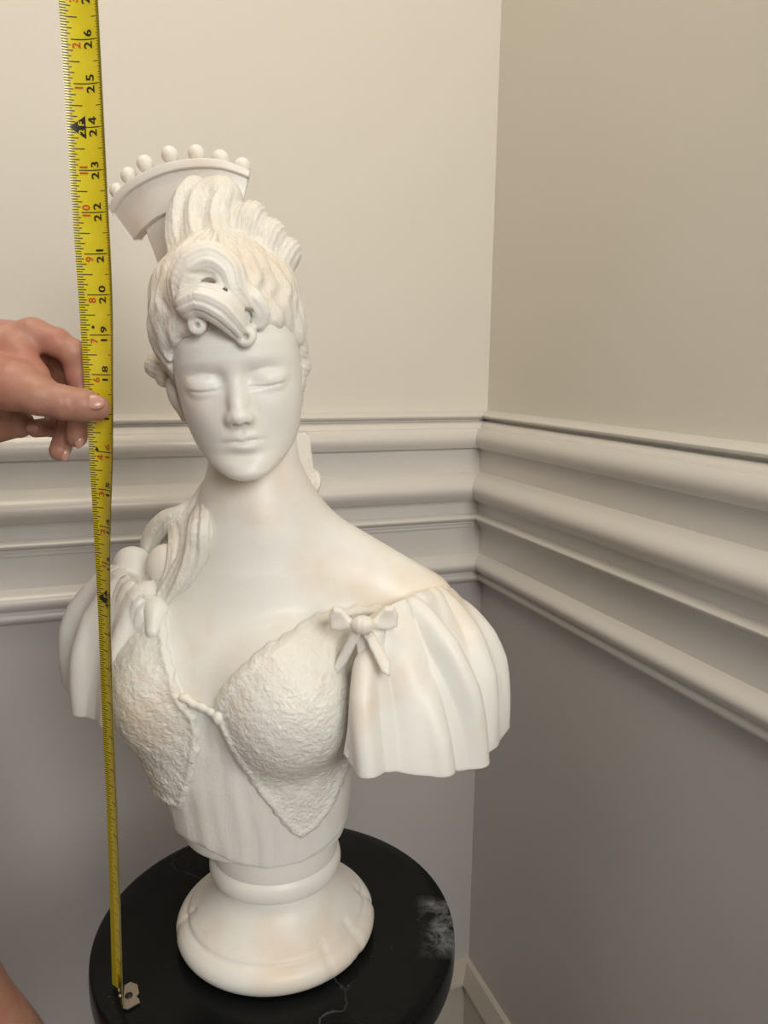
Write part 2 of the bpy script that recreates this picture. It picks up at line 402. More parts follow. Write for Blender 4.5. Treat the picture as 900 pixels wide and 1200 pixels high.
def head(P):
    r, f, u = hl(P); a = np.abs(r)
    w = np.interp(u, _wu, _ww); F_ = np.interp(u, _fu, _ff); Bk = 58.
    dp = np.where(f > 0, F_, Bk)
    q = ((a/w)**2.25+(np.abs(f)/dp)**2.25)**(1/2.25)
    d = (q-1)*np.minimum(w, dp)*.95
    # under-jaw plane: from chin (f 42,u -64) rising to the ear
    nrm = np.array([-.42, -.907]); pl = (f-40)*nrm[0]+(u+70)*nrm[1]
    d = smax(d, pl, 12.)
    d = smax(d, u-90, 20.)
    fm = np.clip(f/22, 0, 1)
    disp = np.zeros_like(d)
    # brow, sockets
    bu = 11.5+2.2*gs(a-20, 10)
    disp += .55*gs(u-bu, 5)*gs(a-19, 14)
    disp -= 3.7*gs(a-19.5, 11.5)*gs(u-2.5, 8.5)
    disp -= 2.3*gs(a-10, 5)*gs(u-3.5, 7)
    # cheeks
    disp += 1.5*gs(a-25, 11)*gs(u+17, 12)
    disp -= 1.0*gs(a-27, 10)*gs(u+38, 12)
    # mouth mound and lips
    disp += 2.4*gs(r, 16)*gs(u+38, 12)
    cup = 1.1*gs(a-4.5, 3.2)-.6*gs(r, 2)
    lipw = np.clip(1-(a/13.5)**2, 0, 1)
    disp += 1.9*gs(a, 9.)*gs(u-(-35.4+.5*cup), 2.6)
    lw2 = np.clip(1-(a/11)**2, 0, 1)
    disp += 2.7*gs(a, 7.6)*gs(u+42.4, 3.3)
    disp -= 1.9*gs(u-(-38.9-.5*gs(r, 3)+.5*gs(a-7, 4)), .95)*gs(a, 10.5)
    disp -= .4*gs(a-13.5, 3.5)*gs(u+38.5, 4)
    disp -= 1.0*gs(r, 8)*gs(u+49, 4.2)
    disp -= .7*gs(r, 1.8)*gs(u+31, 4)
    disp += 1.8*gs(r, 12)*gs(u+60, 7)
    d = d-disp*fm
    # eyeballs under closed lids
    for s in (-1, 1):
        c = (s*20., 32.6, .4); e = np.sqrt(((r-c[0])/12.6)**2+((f-c[1])/11.6)**2+((u-c[2])/8.0)**2)
        de = (e-1)*9
        d = smin(d, de, 4.2)
        lid = -3.1+.0075*(r-c[0])**2*0+ -1.0*gs(r-c[0], 9)
        m_ = np.clip(1.15-((r-c[0])/12.)**4, 0, 1)
        d = d+fm*m_*(.85*gs(u-lid, .8)-.45*gs(u-(lid+1.4), 1.0)-.5*gs(u-(lid-2.6), 2.0)+.55*gs(u-(6.3+1.5*gs(r-c[0], 8)), 1.4))
    # nose
    t = np.clip((6-u)/26., 0, 1); nf = 46.3+10.2*t**1.15; nr = 2.7+2.0*t
    dn = np.sqrt(r**2+np.where((u < 6) & (u > -20), 0, np.where(u > 0, u-6, u+20))**2+(f-nf+nr+1.)**2)-nr
    dn = smin(dn, np.sqrt(r**2+(f-52.8)**2+((u+21.3)/.92)**2)-5.0, 3.)
    body_n = np.sqrt(((r)/6.0)**2+((f-45.5)/7.5)**2+((u+15)/12.)**2); dn = smin(dn, (body_n-1)*6, 4.)
    for s in (-1, 1):
        dw = (np.sqrt(((r-s*5.9)/3.3)**2+((f-47.2)/6.)**2+((u+22.9)/4.2)**2)-1)*3.5; dn = smin(dn, dw, 3.0)
    d = smin(d, dn, 5.0)
    for s in (-1, 1):   # nostrils
        dh = (np.sqrt(((r-s*3.6)/2.0)**2+((f-50.5)/3.4)**2+((u+26.6)/1.6)**2)-1)*1.7; d = smax(d, -dh, 1.2)
    return (d/1000*.9).astype(np.float32)
def A(px, py, Y): return at(px, py, Y)
ear = A(208, 464, -.014)
def torso(P):
    d = cone(P, A(297, 520, .004), A(301, 612, .004), .0325, .0335)
    d = smin(d, cone(P, A(301, 605, .006), A(302, 660, .004), .034, .042), .035)
    d = smin(d, cone(P, A(318, 622, .010), A(488, 711, .012), .036, .0305), .03)
    d = smin(d, cone(P, A(290, 630, .018), A(178, 706, .035), .034, .030), .03)
    ch = ell(P, A(302, 762, .004), (.094, .058, .082)); d = smin(d, ch, .03)
    # rib cage down to the cut waist
    zz = P[:, 2]
    zs = np.array([A(300, y, 0)[2] for y in (1030, 1003, 975, 945, 915, 880, 840, 790, 740)])
    xl = np.array([A(x, y, 0)[0] for x, y in ((256, 1030), (247, 1003), (226, 975), (205, 945), (195, 915), (176, 880), (165, 840), (165, 790), (180, 740))])
    xr = np.array([A(x, y, 0)[0] for x, y in ((392, 1030), (399, 1003), (402, 975), (406, 945), (411, 915), (417, 880), (425, 840), (440, 790), (450, 740))])
    yy = np.array([.049, .0495, .053, .056, .059, .062, .064, .062, .058])
    cx = np.interp(zz, zs, (xl+xr)/2); hw_ = np.interp(zz, zs, (xr-xl)/2); hy = np.interp(zz, zs, yy)
    q = (np.abs((P[:, 0]-cx)/hw_)**2.2+np.abs((P[:, 1]-.0)/hy)**2.2)**(1/2.2)
    rb = (q-1)*np.minimum(hw_, hy)*.9
    rb = smax(smax(rb, zz-zs[-1], .05), zs[0]-zz, .006)
    d = smin(d, rb, .035)
    br = ell(P, A(338, 818, -.048), (.050, .047, .052)); d = smin(d, br, .016)
    bl = ell(P, A(186, 800, -.022), (.0345, .042, .046)); d = smin(d, bl, .018)
    # arm stumps inside the sleeves
    d = smin(d, cone(P, A(482, 732, .012), A(500, 815, .004), .031, .030), .02)
    d = smin(d, cone(P, A(172, 712, .035), A(135, 790, .030), .029, .026), .02)
    return d.astype(np.float32)
ZH = A(290, 575, -.03)[2]
def body(P):
    d = np.full(len(P), .05, np.float32); z = P[:, 2]
    a = z > ZH-.012; b = z < ZH+.10
    dh = np.full(len(P), .2, np.float32); dt = dh.copy()
    if a.any(): dh[a] = head(P[a])
    if b.any(): dt[b] = torso(P[b])
    d = smin(dh, dt, .006)
    e = smin(ell(P, ear, (.0062, .011, .0150), rotm(0, 0, R(-20))), cone(P, ear+(0.004, 0, -.012), ear+(.005, 0, -.016), .0035, .0032), .003)
    d = np.minimum(d, e)
    return smax(d, .092-P[:, 2], .002)     # flat lower cut where it meets the socle
V, F = mesh_sdf(body, (-.165, -.125, .075), (.185, .095, .545), .0013, 1)
link('figure', raw_mesh('figure', V, F), 'skin_marble', bust)

# ---- bodice: pleated under-bodice and carved lace jacket, shells over the torso
def xz(pts, Y): return [tuple(A(x, y, Y)[[0, 2]]) for x, y in pts]
NECK = [(120, 700), (165, 715), (176, 716), (188, 742), (201, 772), (214, 806), (224, 822), (240, 829), (252, 824), (262, 806), (278, 784), (304, 762), (336, 747), (368, 736), (392, 733), (425, 733), (470, 735)]
under_poly = xz(NECK+[(470, 1040), (120, 1040)], -.06)
def under(P):
    x = P[:, 0]; fold = .0003*np.sin(x*260+1.0*np.sin(P[:, 2]*38))+.00025*np.sin(x*430+1.3+1.5*np.sin(P[:, 2]*45))
    d = torso(P)-.0012-fold
    d = smax(d, poly2(x, P[:, 2], under_poly), .0015)
    bot = .0895+.010*np.clip((P[:, 0]-.012)/.045, -1.2, 1.4)**2
    return smax(d, bot-P[:, 2], .003)
V, F = mesh_sdf(under, (-.15, -.125, .075), (.13, .09, .36), .0016, 1)
link('pleated_underbodice', raw_mesh('pleated_underbodice', V, F), 'pleat', bust)
jr = xz([(250, 832), (252, 824), (262, 806), (278, 784), (304, 762), (336, 747), (368, 736), (392, 733), (425, 733), (470, 735), (470, 860), (425, 880), (413, 915), (402, 945), (386, 975), (368, 992), (350, 999), (336, 985), (318, 960), (298, 930), (280, 893), (264, 860)], -.07)
jl = xz([(120, 700), (165, 715), (176, 716), (188, 742), (201, 772), (214, 806), (224, 822), (234, 832), (237, 850), (236, 872), (230, 900), (220, 930), (212, 952), (203, 950), (100, 960)], -.055)
def lace_f(poly):
    def f(P):
        x, y, z = P.T
        ruf = .0003*np.sin(x*330+40*z)*np.sin(z*310-50*y)+.0003*np.sin(x*610+2*np.sin(z*400))*np.sin(z*560+1+2*np.sin(x*300))
        p = poly2(x, z, poly); rim = .0014*np.exp(-((p+.0035)/.0026)**2)
        scal = .0012*np.sin(x*420)*np.sin(z*420)
        d = torso(P)-.0030-ruf-rim
        return smax(d, p+scal, .002)
    return f
for pl, lo, hi in ((jr, (-.06, -.13, .09), (.12, .085, .32)), (jl, (-.155, -.11, .12), (-.03, .08, .34))):
    V, F = mesh_sdf(lace_f(pl), lo, hi, .0014, 1)
    link('lace_jacket', raw_mesh('lace_jacket', V, F), 'lace', bust)
def skin_of(P): return np.minimum(torso(P)-.0035, .5)
# cord that ties the jacket over the breastbone
ts = [surf(skin_of, x, y, lift=.001) for x, y in ((216, 818), (226, 825), (237, 829), (248, 835), (256, 842))]
def tie(P):
    d = tube(P, ts, [.0018, .0022, .0024, .0022, .0018], .003)
    d = smin(d, ell(P, ts[0], (.0045, .003, .003)), .003); return smin(d, ell(P, ts[-1], (.0035, .003, .005)), .003)
c = np.array(ts).mean(0)
V, F = mesh_sdf(tie, c-.03, c+.03, .0009, 1); link('bodice_tie', raw_mesh('bodice_tie', V, F), 'skin_marble', bust)

# ---- sleeves: gathered capes of folded cloth
def sleeve(name, topc, hemc, bulge, folds, thick, core, nu=240, nv=80):
    """folds: (u, slant, width, height, v0, share left at the hem): valleys (negative) and ridges fanning from the gathered edge"""
    T = spline([A(*p) for p in topc], nu); Hm = spline([A(*p) for p in hemc], nu); Bv = spline(bulge, nu)
    v = np.linspace(0, 1, nv); u = np.linspace(0, 1, nu)[:, None]
    C = (T+Hm)/2+Bv
    S = ((1-v)**2)[None, :, None]*T[:, None]+(2*v*(1-v))[None, :, None]*C[:, None]+(v**2)[None, :, None]*Hm[:, None]
    du = np.gradient(S, axis=0); dv = np.gradient(S, axis=1); N = np.cross(du, dv); N /= np.linalg.norm(N, axis=2, keepdims=True)+1e-9
    V_ = v[None]; w = np.zeros((nu, nv))
    for u0, sl, wd, hgt, v0, keep in folds:
        env = np.clip((V_-v0)/.35, 0, 1)**.7*(1-(1-keep)*np.clip((V_-.62)/.36, 0, 1))
        w = w+hgt*(1.15+.55*V_)*env*np.exp(-((u-u0-sl*(V_-.5)-.010*np.sin(5*V_+u0*20))/wd)**2)
    w = w+.0008*np.sin(u*75+np.sin(u*31)*1.5)*np.exp(-(V_/.13)**2)
    S = S+N*w[..., None]
    core = np.asarray(core); rows = [S[:, :1]+(core-S[:, :1])*k for k in (.55, .3, .1)]     # tuck the gathered edge in against the shoulder
    S = np.concatenate(rows+[S], axis=1); nv = S.shape[1]
    me = raw_mesh(name, S.reshape(-1, 3), grid_faces(nu, nv)); o = link(name, me, 'skin_marble', bust)
    so = o.modifiers.new('thickness', 'SOLIDIFY'); so.thickness = thick; so.offset = -1
    bv = o.modifiers.new('soft_hem', 'BEVEL'); bv.width = .0014; bv.segments = 2; bv.angle_limit = R(50)
    return o
RS_top = [(424, 742, -.066), (440, 728, -.060), (462, 717, -.050), (486, 706, -.038), (506, 698, -.018), (522, 695, .010), (518, 700, .040), (500, 705, .062)]
RS_hem = [(402, 884, -.088), (432, 900, -.094), (470, 905, -.094), (512, 905, -.084), (546, 897, -.064), (572, 874, -.030), (588, 850, .012), (575, 838, .062)]
RS_b = [(0, -.010, .004), (.002, -.012, .008), (.005, -.013, .012), (.009, -.012, .018), (.013, -.008, .022), (.018, 0, .024), (.022, .012, .026), (.02, .02, .02)]
sleeve('sleeve', RS_top, RS_hem, RS_b, [(.03, .05, .035, .003, .2, 1), (.10, .09, .028, -.0075, .2, .9), (.23, .10, .075, .005, .1, .8), (.41, .06, .03, -.0035, .5, .8), (.43, .14, .04, .003, .1, .8), (.51, .18, .024, -.0095, .0, .55), (.58, .14, .04, .004, .05, .4), (.665, .12, .020, -.0065, .02, .1), (.73, .08, .035, .004, .1, .1), (.81, .05, .022, -.005, .1, .1), (.9, 0, .04, .003, 0, .1)], .006, A(486, 722, .012))
LS_top = [(172, 728, -.034), (163, 703, -.030), (152, 684, -.020), (138, 672, .004), (128, 672, .034), (140, 676, .066)]
LS_hem = [(150, 848, -.040), (132, 846, -.036), (112, 840, -.022), (93, 818, .000), (79, 787, .030), (84, 770, .075)]
LS_b = [(0, -.004, .0), (-.004, -.008, .004), (-.010, -.010, .010), (-.016, -.006, .018), (-.017, .004, .022), (-.014, .016, .02)]
sleeve('sleeve', LS_top[::-1], LS_hem[::-1], LS_b[::-1], [(.15, 0, .05, .003, .1, .2), (.30, -.02, .03, -.005, .1, .1), (.40, 0, .05, .003, .1, .3), (.52, -.04, .026, -.0075, .0, .5), (.64, 0, .06, .004, .1, .5), (.78, 0, .03, -.004, .1, .6), (.9, 0, .06, .003, .1, .6)], .006, A(174, 716, .035))

# ---- bow on the right-hand strap, bow and ribbon on the other shoulder
def shell(P): return torso(P)-.004
def pt(px, py, lift=.0): return surf(shell, px, py, lift=lift)
BY = -.078
def pb_(px, py, dy=0.): return A(px, py, BY+dy)
bk = pb_(425, 732, -.002)
LOOPS = [[(413, 727), (400, 712), (390, 711), (385, 722), (387, 738), (397, 740), (413, 737)], [(436, 727), (451, 712), (462, 712), (467, 723), (466, 737), (455, 740), (436, 737)]]
TAILS = [[(413, 738), (425, 742), (407, 778), (394, 794), (391, 784)], [(427, 742), (437, 738), (457, 766), (457, 780), (447, 774)]]
LOOPS = [xz(p, BY) for p in LOOPS]; TAILS = [xz(p, BY+.003) for p in TAILS]
tend = [surf(lambda P: torso(P)-.0035, 400, 782)[1]-.003, BY-.016]
def bow(P):
    x, y, z = P.T
    d = ell(P, bk, (.0080, .0064, .0064))
    for i in (0, 1):
        yc = BY+.001+(.16 if i else .03)*np.abs(x-bk[0])*1.0
        e = smax(poly2(x, z, LOOPS[i]), np.abs(y-yc)-.0052, .006)
        cx_, cz_ = np.array(LOOPS[i]).mean(0); e = smax(e, -ell(P, (cx_+(.002 if i else -.002), BY-.0045+(.003 if i else 0), cz_), (.0075, .0026, .0060)), .003)
        d = smin(d, e, .002)
        yt = BY+.004+(tend[i]-BY-.004)*np.clip((bk[2]-z)/.028, 0, 1)
        d = smin(d, smax(poly2(x, z, TAILS[i]), np.abs(y-yt)-.0035, .003), .0015)
    return (d-.0002*np.sin((x-bk[0])*1500)*np.exp(-(((x-bk[0])/.006)**2))).astype(np.float32)
V, F = mesh_sdf(bow, bk-np.array([.035, .05, .055]), bk+np.array([.035, .04, .025]), .0008, 1)
o = link('bow', raw_mesh('bow', V, F), 'skin_marble', bust); o['label'] = 'small carved ribbon bow on the strap'
def lp(px, py, lift): return surf(shell, px, py, lift=lift)
def bow2(P):
    a = lp(158, 665, -.004); b = lp(197, 662, -.004); k_ = lp(172, 694, .008)
    d = ell(P, a, (.0185, .014, .0165), rotm(R(-20), 0, R(25))); d = smin(d, ell(P, b, (.0165, .013, .0165), rotm(0, 0, R(-20))), .003)
    d = smin(d, ell(P, k_, (.0085, .007, .0085)), .0025)
    d = smin(d, tube(P, [k_, A(158, 735, k_[1]+.012), A(146, 790, k_[1]+.022)], [.007, .0095, .010], .004), .004)
    d = smin(d, tube(P, [k_, lp(182, 715, .001), lp(179, 740, -.001)], [.006, .0085, .005], .004), .003)
    d = smin(d, tube(P, [k_, lp(148, 682, .004), lp(132, 678, .0)], [.006, .008, .008], .004), .004)
    return d.astype(np.float32)
c = lp(165, 690, 0)
V, F = mesh_sdf(bow2, c-np.array([.055, .08, .085]), c+np.array([.05, .08, .06]), .0011, 1)
o = link('shoulder_bow', raw_mesh('shoulder_bow', V, F), 'skin_marble', bust); o['label'] = 'large carved bow with hanging ribbon on the shoulder'

# ---- hair
hc = A(263, 382, .006)
def hair_cap(P):
    r, f, u = hl(P)
    ph = np.arctan2(r, f-2)
    cx = -3.5
    e = np.sqrt(((r-cx)/53.5)**2+((f+3)/np.where(f > -3, 53., 62.))**2+((u-40)/np.where(u > 40, 58., 66.))**2)
    d = (e-1)*50
    wave = ph*24+1.6*np.sin(u/7.5+2*ph)+.8*np.sin(u/3.1+5*ph)
    d -= .75*np.cos(wave)*np.clip((u-2)/14, .25, 1)+1.0*np.sin(u/6.5+3*np.sin(ph*3))
    # keep the brow and cheeks bare
    face = ((np.abs(r)/40.5)**3.6+(np.abs(u)/32.5)**3.6)**(1/3.6)-1
    d = smax(d, -np.where(f > 0, face*30, 30.), 9.)
    d = smax(d, -(u+25+f*.35), 8.)
    return (d/1000*.9).astype(np.float32)
def hp(px, py, lift=0.): return surf(lambda P: np.minimum(hair_cap(P), head(P)), px, py, lift=lift)
loc = {}
tk = lambda x, y, Y: A(x, y, Y)
def hair(P):
    d = hair_cap(P)
    # top knot
    d = smin(d, cone(P, tk(240, 312, -.016), tk(248, 258, -.008), .023, .017), .010)
    d = smin(d, ell(P, tk(259, 236, -.012), (.0155, .015, .0170)), .004)
    for pts, rad, n in loc['knot']:
        d = smin(d, strand(P, pts, rad, n, .0007, 60), .004)
    for c_, rr, rm in loc['puff']:
        q = (P-c_.astype(np.float32))@rm.astype(np.float32)
        e = ell(P, c_, rr, rm)-.0004*np.cos(q[:, 0]*1700+4*np.sin(q[:, 2]*120)); d = smin(d, e, .005)
    for c_, rr in loc['side']: d = smin(d, ell(P, c_, rr)-.00025*np.sin(P[:, 2]*1500+P[:, 0]*700), .003)
    return d.astype(np.float32)
def curls(P):
    d = np.full(len(P), .2, np.float32)
    for pts, rad, n in loc['front']: d = smin(d, strand(P, pts, rad, n, .0007, 60), .0035)
    for c_, rr in loc['ball']: d = smin(d, ell(P, c_, rr), .003)
    for c_, R_, t_ in loc['ring']:
        q = P-c_.astype(np.float32); d = smin(d, np.sqrt((np.hypot(q[:, 0], q[:, 2])-R_)**2+q[:, 1]**2)-t_, .0012)
    for c_, rr in loc['hole']: d = smax(d, -ell(P, c_, rr), .0012)
    return d.astype(np.float32)
loc['knot'] = [
    ([tk(214, 304, -.036), tk(208, 280, -.030), tk(209, 252, -.022), tk(216, 230, -.016), tk(228, 218, -.008), tk(240, 222, -.004)], [.0075, .0080, .0075, .0072, .0065, .005], 5),
    ([tk(238, 306, -.044), tk(230, 280, -.036), tk(228, 254, -.028), tk(234, 232, -.020), tk(246, 220, -.012)], [.0085, .0090, .0078, .0072, .006], 5),
    ([tk(262, 304, -.044), tk(254, 278, -.036), tk(254, 252, -.028), tk(262, 232, -.022)], [.0085, .0100, .0095, .007], 6)]
loc['puff'] = [(tk(289, 268, -.020), (.0130, .014, .0195), rotm(0, 0, R(26))), (tk(311, 286, -.018), (.0125, .014, .0185), rotm(0, 0, R(32))), (tk(331, 303, -.014), (.0112, .013, .0160), rotm(0, 0, R(38)))]
f_ = lambda L: [hp(x, y, l) for x, y, l in L]
loc['front'] = [
    (f_([(212, 352, .001), (214, 328, .004), (228, 312, .007), (248, 307, .008), (266, 318, .007), (274, 338, .005), (284, 352, .004)]), [.006, .0095, .0120, .0125, .0110, .0085, .0055], 9),
    (f_([(222, 356, .006), (240, 352, .007), (258, 360, .007), (272, 374, .006), (282, 388, .005)]), [.0085, .0105, .0112, .0092, .0062], 9),
    (f_([(270, 318, .003), (285, 338, .004), (298, 352, .005), (306, 366, .004), (304, 378, .003)]), [.006, .0065, .0070, .0060, .0045], 4)]
loc['ball'] = [(hp(226, 356, .007), (.0090, .008, .0100)), (hp(232, 380, .003), (.0060, .006, .0058)), (hp(289, 393, .003), (.0066, .0065, .0066))]
loc['side'] = [(A(184, 429, -.006), (.0085, .014, .0095)), (A(192, 440, -.010), (.0060, .010, .0085)),
    (A(352, 410, -.014), (.0060, .011, .0090)), (A(355, 428, -.010), (.0058, .010, .0085)), (A(351, 446, -.012), (.0048, .009, .0090)), (A(349, 466, -.010), (.0040, .008, .0100))]
loc['ring'] = [(hp(288, 394, .008), .0040, .0026), (hp(231, 381, .006), .0036, .0024), (hp(303, 376, .004), .0030, .0020)]
loc['hole'] = [(hp(288, 394, .010), (.0018, .005, .0018)), (hp(231, 381, .008), (.0016, .004, .0016)), (hp(264, 342, .009), (.0026, .0040, .0024)), (hp(292, 364, .007), (.0026, .0035, .0014)), (hp(236, 321, .014), (.0085, .0045, .0024))]
V, F = mesh_sdf(hair, A(150, 500, .08)*[1, 0, 1]+[0, -.115, 0], A(375, 195, -.05)*[1, 0, 1]+[.005, .085, .02], .0011, 1)
link('hair', raw_mesh('hair', V, F), 'hair', bust)
c = hp(252, 350)
V, F = mesh_sdf(curls, c-np.array([.045, .04, .045]), c+np.array([.045, .05, .045]), .0009, 1)
link('forehead_curls', raw_mesh('forehead_curls', V, F), 'curl', bust)
# lock falling over the shoulder
sk = lambda x, y, l: surf(lambda P: torso(P), x, y, lift=l)
lk = [([A(252, 560, .018), A(246, 590, .000), sk(238, 618, .002), sk(232, 645, .002), sk(214, 676, .002), sk(194, 700, .002), sk(182, 722, .001)], [.007, .009, .010, .0105, .0095, .007, .004]),
      ([A(246, 572, .022), A(232, 598, .012), sk(218, 616, .004), sk(214, 640, .006), sk(205, 668, .004), sk(188, 694, .003)], [.007, .010, .0115, .0105, .008, .005]),
      ([A(240, 588, .020), sk(212, 606, .001), sk(194, 614, .002), sk(180, 630, .002), sk(178, 648, .003), sk(192, 646, .004)], [.007, .0095, .0095, .0085, .007, .004])]
def lock(P):
    d = None
    for pts, rad in lk:
        e = strand(P, pts, rad, 5, .0016, 110); d = e if d is None else smin(d, e, .002)
    return d
V, F = mesh_sdf(lock, A(140, 740, .0)*[1, 0, 1]+[0, -.09, 0], A(265, 545, .0)*[1, 0, 1]+[0, .07, 0], .0012, 1)
link('hair_lock', raw_mesh('hair_lock', V, F), 'hair', bust)
# broken lock and curl behind the neck
def nape(P):
    a, b = A(350, 503, .018), A(356, 566, .020)
    q = (P-((a+b)/2).astype(np.float32))@rotm(R(20), 0, R(-6)).astype(np.float32); q = np.abs(q)-np.array([.0072, .006, .0190], np.float32)
    d = smax(np.max(q, axis=1), P[:, 2]-a[2]-.002+(P[:, 0]-a[0])*.8, .0005); d = smax(d, b[2]-.001-P[:, 2]+(P[:, 0]-b[0])*-.9, .0005)
    e = strand(P, [A(352, 585, .02), A(362, 575, .018), A(368, 562, .02), A(360, 553, .022)], [.006, .0065, .006, .005], 4, .0008, 100)
    e = smin(e, cone(P, A(340, 520, .035), A(345, 600, .03), .010, .012), .004)
    return smin(d, e, .001).astype(np.float32)
c = A(354, 545, .022)
V, F = mesh_sdf(nape, c-np.array([.03, .03, .05]), c+np.array([.03, .035, .045]), .0010, 1)
link('broken_hair_lock', raw_mesh('broken_hair_lock', V, F), 'hair', bust)

# ---- tiara comb: curved fan with a beaded rim, its left wing sweeping back
NC = 64
c_out = spline([A(*p) for p in ((133, 243, .046), (147, 222, .036), (168, 207, .027), (198, 194, .020), (230, 189, .016), (262, 191, .015), (293, 204, .018))], NC)
c_in = spline([A(*p) for p in ((160, 281, .040), (171, 268, .031), (189, 254, .023), (212, 246, .017), (236, 242, .013), (260, 240, .012), (284, 240, .014))], NC)
def fan(t0, t1, y0, y1, rows, i0=0, i1=NC):
    V = []; prof = [(t, y0) for t in np.linspace(t0, t1, rows)]+[(t, y1) for t in np.linspace(t1, t0, rows)]
    for i in range(i0, i1):
        tg = c_out[min(i+1, NC-1)]-c_out[max(i-1, 0)]; rd = c_out[i]-c_in[i]; nn_ = np.cross(tg, rd); nn_ /= np.linalg.norm(nn_); nn_ = nn_*(1 if nn_[1] > 0 else -1)
        for t, dy in prof: V.append(c_in[i]+rd*t+nn_*dy)
    n = len(prof); k = i1-i0; F = [(i*n+j, (i+1)*n+j, (i+1)*n+(j+1) % n, i*n+(j+1) % n) for i in range(k-1) for j in range(n)]
    return V, F+[tuple(range(n))[::-1], tuple((k-1)*n+j for j in range(n))]
V, F = fan(0, .97, -.0035, .0060, 8)
tia = link('tiara', raw_mesh('tiara', V, F, False), 'skin_marble', bust)
def soften(o, w, seg=3):
    bv = o.modifiers.new('bevel', 'BEVEL'); bv.width = w; bv.segments = seg; bv.angle_limit = R(40)
    o.data.polygons.foreach_set('use_smooth', np.ones(len(o.data.polygons), bool)); wn = o.modifiers.new('n', 'WEIGHTED_NORMAL'); wn.keep_sharp = True
soften(tia, .0012)
V, F = fan(.80, 1.0, -.0068, .0072, 3); o = link('rim', raw_mesh('rim', V, F, False), 'skin_marble', tia); soften(o, .0024)
low = [A(*p) for p in ((168, 268, .034), (200, 246, .018), (262, 240, .010), (285, 260, .012), (280, 330, .010), (190, 322, .026), (183, 308, .032))]
q = np.array(low); V = np.vstack([q+[.001, -.0005, 0], q+[.003, .009, 0]]); n = len(q)
o = link('stem', raw_mesh('stem', V, [tuple(range(n)), tuple(range(n, 2*n))[::-1]]+[(i, n+i, n+(i+1) % n, (i+1) % n) for i in range(n)], False), 'skin_marble', tia); soften(o, .0012)
pr = np.array([(math.sin(t)*.0062, -math.cos(t)*.0062) for t in np.linspace(0, np.pi, 14)])
bv_, bf_ = lathe(pr, 20); bead_me = raw_mesh('bead', bv_, bf_); bead_me.materials.append(M['skin_marble'])
for px, py, Y in ((284, 195, .018), (258, 186, .016), (230, 180, .017), (199, 181.5, .022), (170, 192, .032), (151, 206, .042), (138, 224, .052)):
    o = bpy.data.objects.new('bead', bead_me); COL.objects.link(o); o.parent = tia; o.location = A(px, py, Y)

# ---- socle
SO = np.array([.0045, -.003, 0])
sp_ = [(0, 0), (.074, 0), (.0795, .004), (.0822, .010), (.0805, .017), (.0760, .0215), (.0722, .023), (.0712, .0262), (.0675, .029), (.060, .035), (.0525, .043), (.0485, .050), (.0475, .056)]
so_ = np.vstack([rounded(sp_, 2), rounded([(.0475, .056), (.0485, .0575), (.0520, .059), (.0538, .064), (.0532, .071), (.0510, .0745)], 2), rounded([(.0502, .0752), (.0506, .0765), (.0512, .085), (.0512, .100), (.0490, .125), (0, .125)], 2)])
V, F = lathe(so_, 160)
# chipped lower moulding
r_ = np.hypot(V[:, 0], V[:, 1]); an = np.degrees(np.arctan2(V[:, 1], V[:, 0])); mo = (V[:, 2] < .03) & (V[:, 2] > .003) & (r_ > .062)
for a0, wd, dp in ((-28, 2.2, .0022), (-33, 1.2, .0012), (-52, 1.4, .0016), (8, 1.6, .0018), (12, 1., .0012), (196, 1.6, .0018), (201, 1., .0010)):
    dk = np.exp(-((an-a0+360) % 360*(1))**2*0)*np.exp(-((((an-a0+180) % 360)-180)/wd)**2)*dp*mo
    sc = 1-dk/np.maximum(r_, .01); V[:, 0] *= sc; V[:, 1] *= sc; V[:, 2] -= dk*.4
link('socle', raw_mesh('socle', V+SO, F), 'socle', bust)

# ------------------------------------------------------------------ tape measure
tape = root('tape_measure', (at(140, 1169, -.078)[0], -.078, 0.), 'yellow steel tape measure pulled upright beside the bust', 'tape measure')
TH = np.array([0, 1, 3, 6, 8.5, 12, 14, 16, 18, 20, 22, 24, 26, 27, 29.])
TL = np.array([134, 133.2, 131, 127.5, 122.5, 117, 112, 107, 100, 93.6, 86, 80, 73, 69.5, 62.])      # sighted left edge, used with the tape's own depth
TA = np.array([55, 55, 55, 55, 54, 52, 45, 33, 23, 12, 8, 7, 4, 3, 2.])
RAD = .0250; HALF = .0127
def tape_frame(h):
    z = h*IN; Yc = -.078+.012*min(h/18, 1.6)
    a = R(float(np.interp(h, TH, TA))); xl = float(np.interp(h, TH, TL))
    v = ray(xl, 0)
    # left edge at this height
    k = HALF/RAD; ch = RAD*math.sin(k)
    yl = Yc+ch*math.sin(a)
    # solve for X so that it lies on the sighted line at height z
    lo_, hi_ = -.6, .3
    for _ in range(40):
        m_ = (lo_+hi_)/2
        if project((m_, yl, z))[0] < xl: lo_ = m_
        else: hi_ = m_
    return np.array([lo_+ch*math.cos(a), Yc, z]), a
_hs = np.linspace(0, 29, 117); _fr = [tape_frame(h) for h in _hs]
_cx = np.array([f[0][0] for f in _fr]); _cx = np.convolve(np.pad(_cx, 4, 'reflect', reflect_type='odd'), np.ones(9)/9, 'valid')
_ca = np.array([f[1] for f in _fr]); _ca = np.convolve(np.pad(_ca, 4, 'edge'), np.ones(9)/9, 'valid')
tb = np.array(tape.matrix_world.translation); TB = np.array([at(140, 1169, -.078)[0], -.078, 0.])
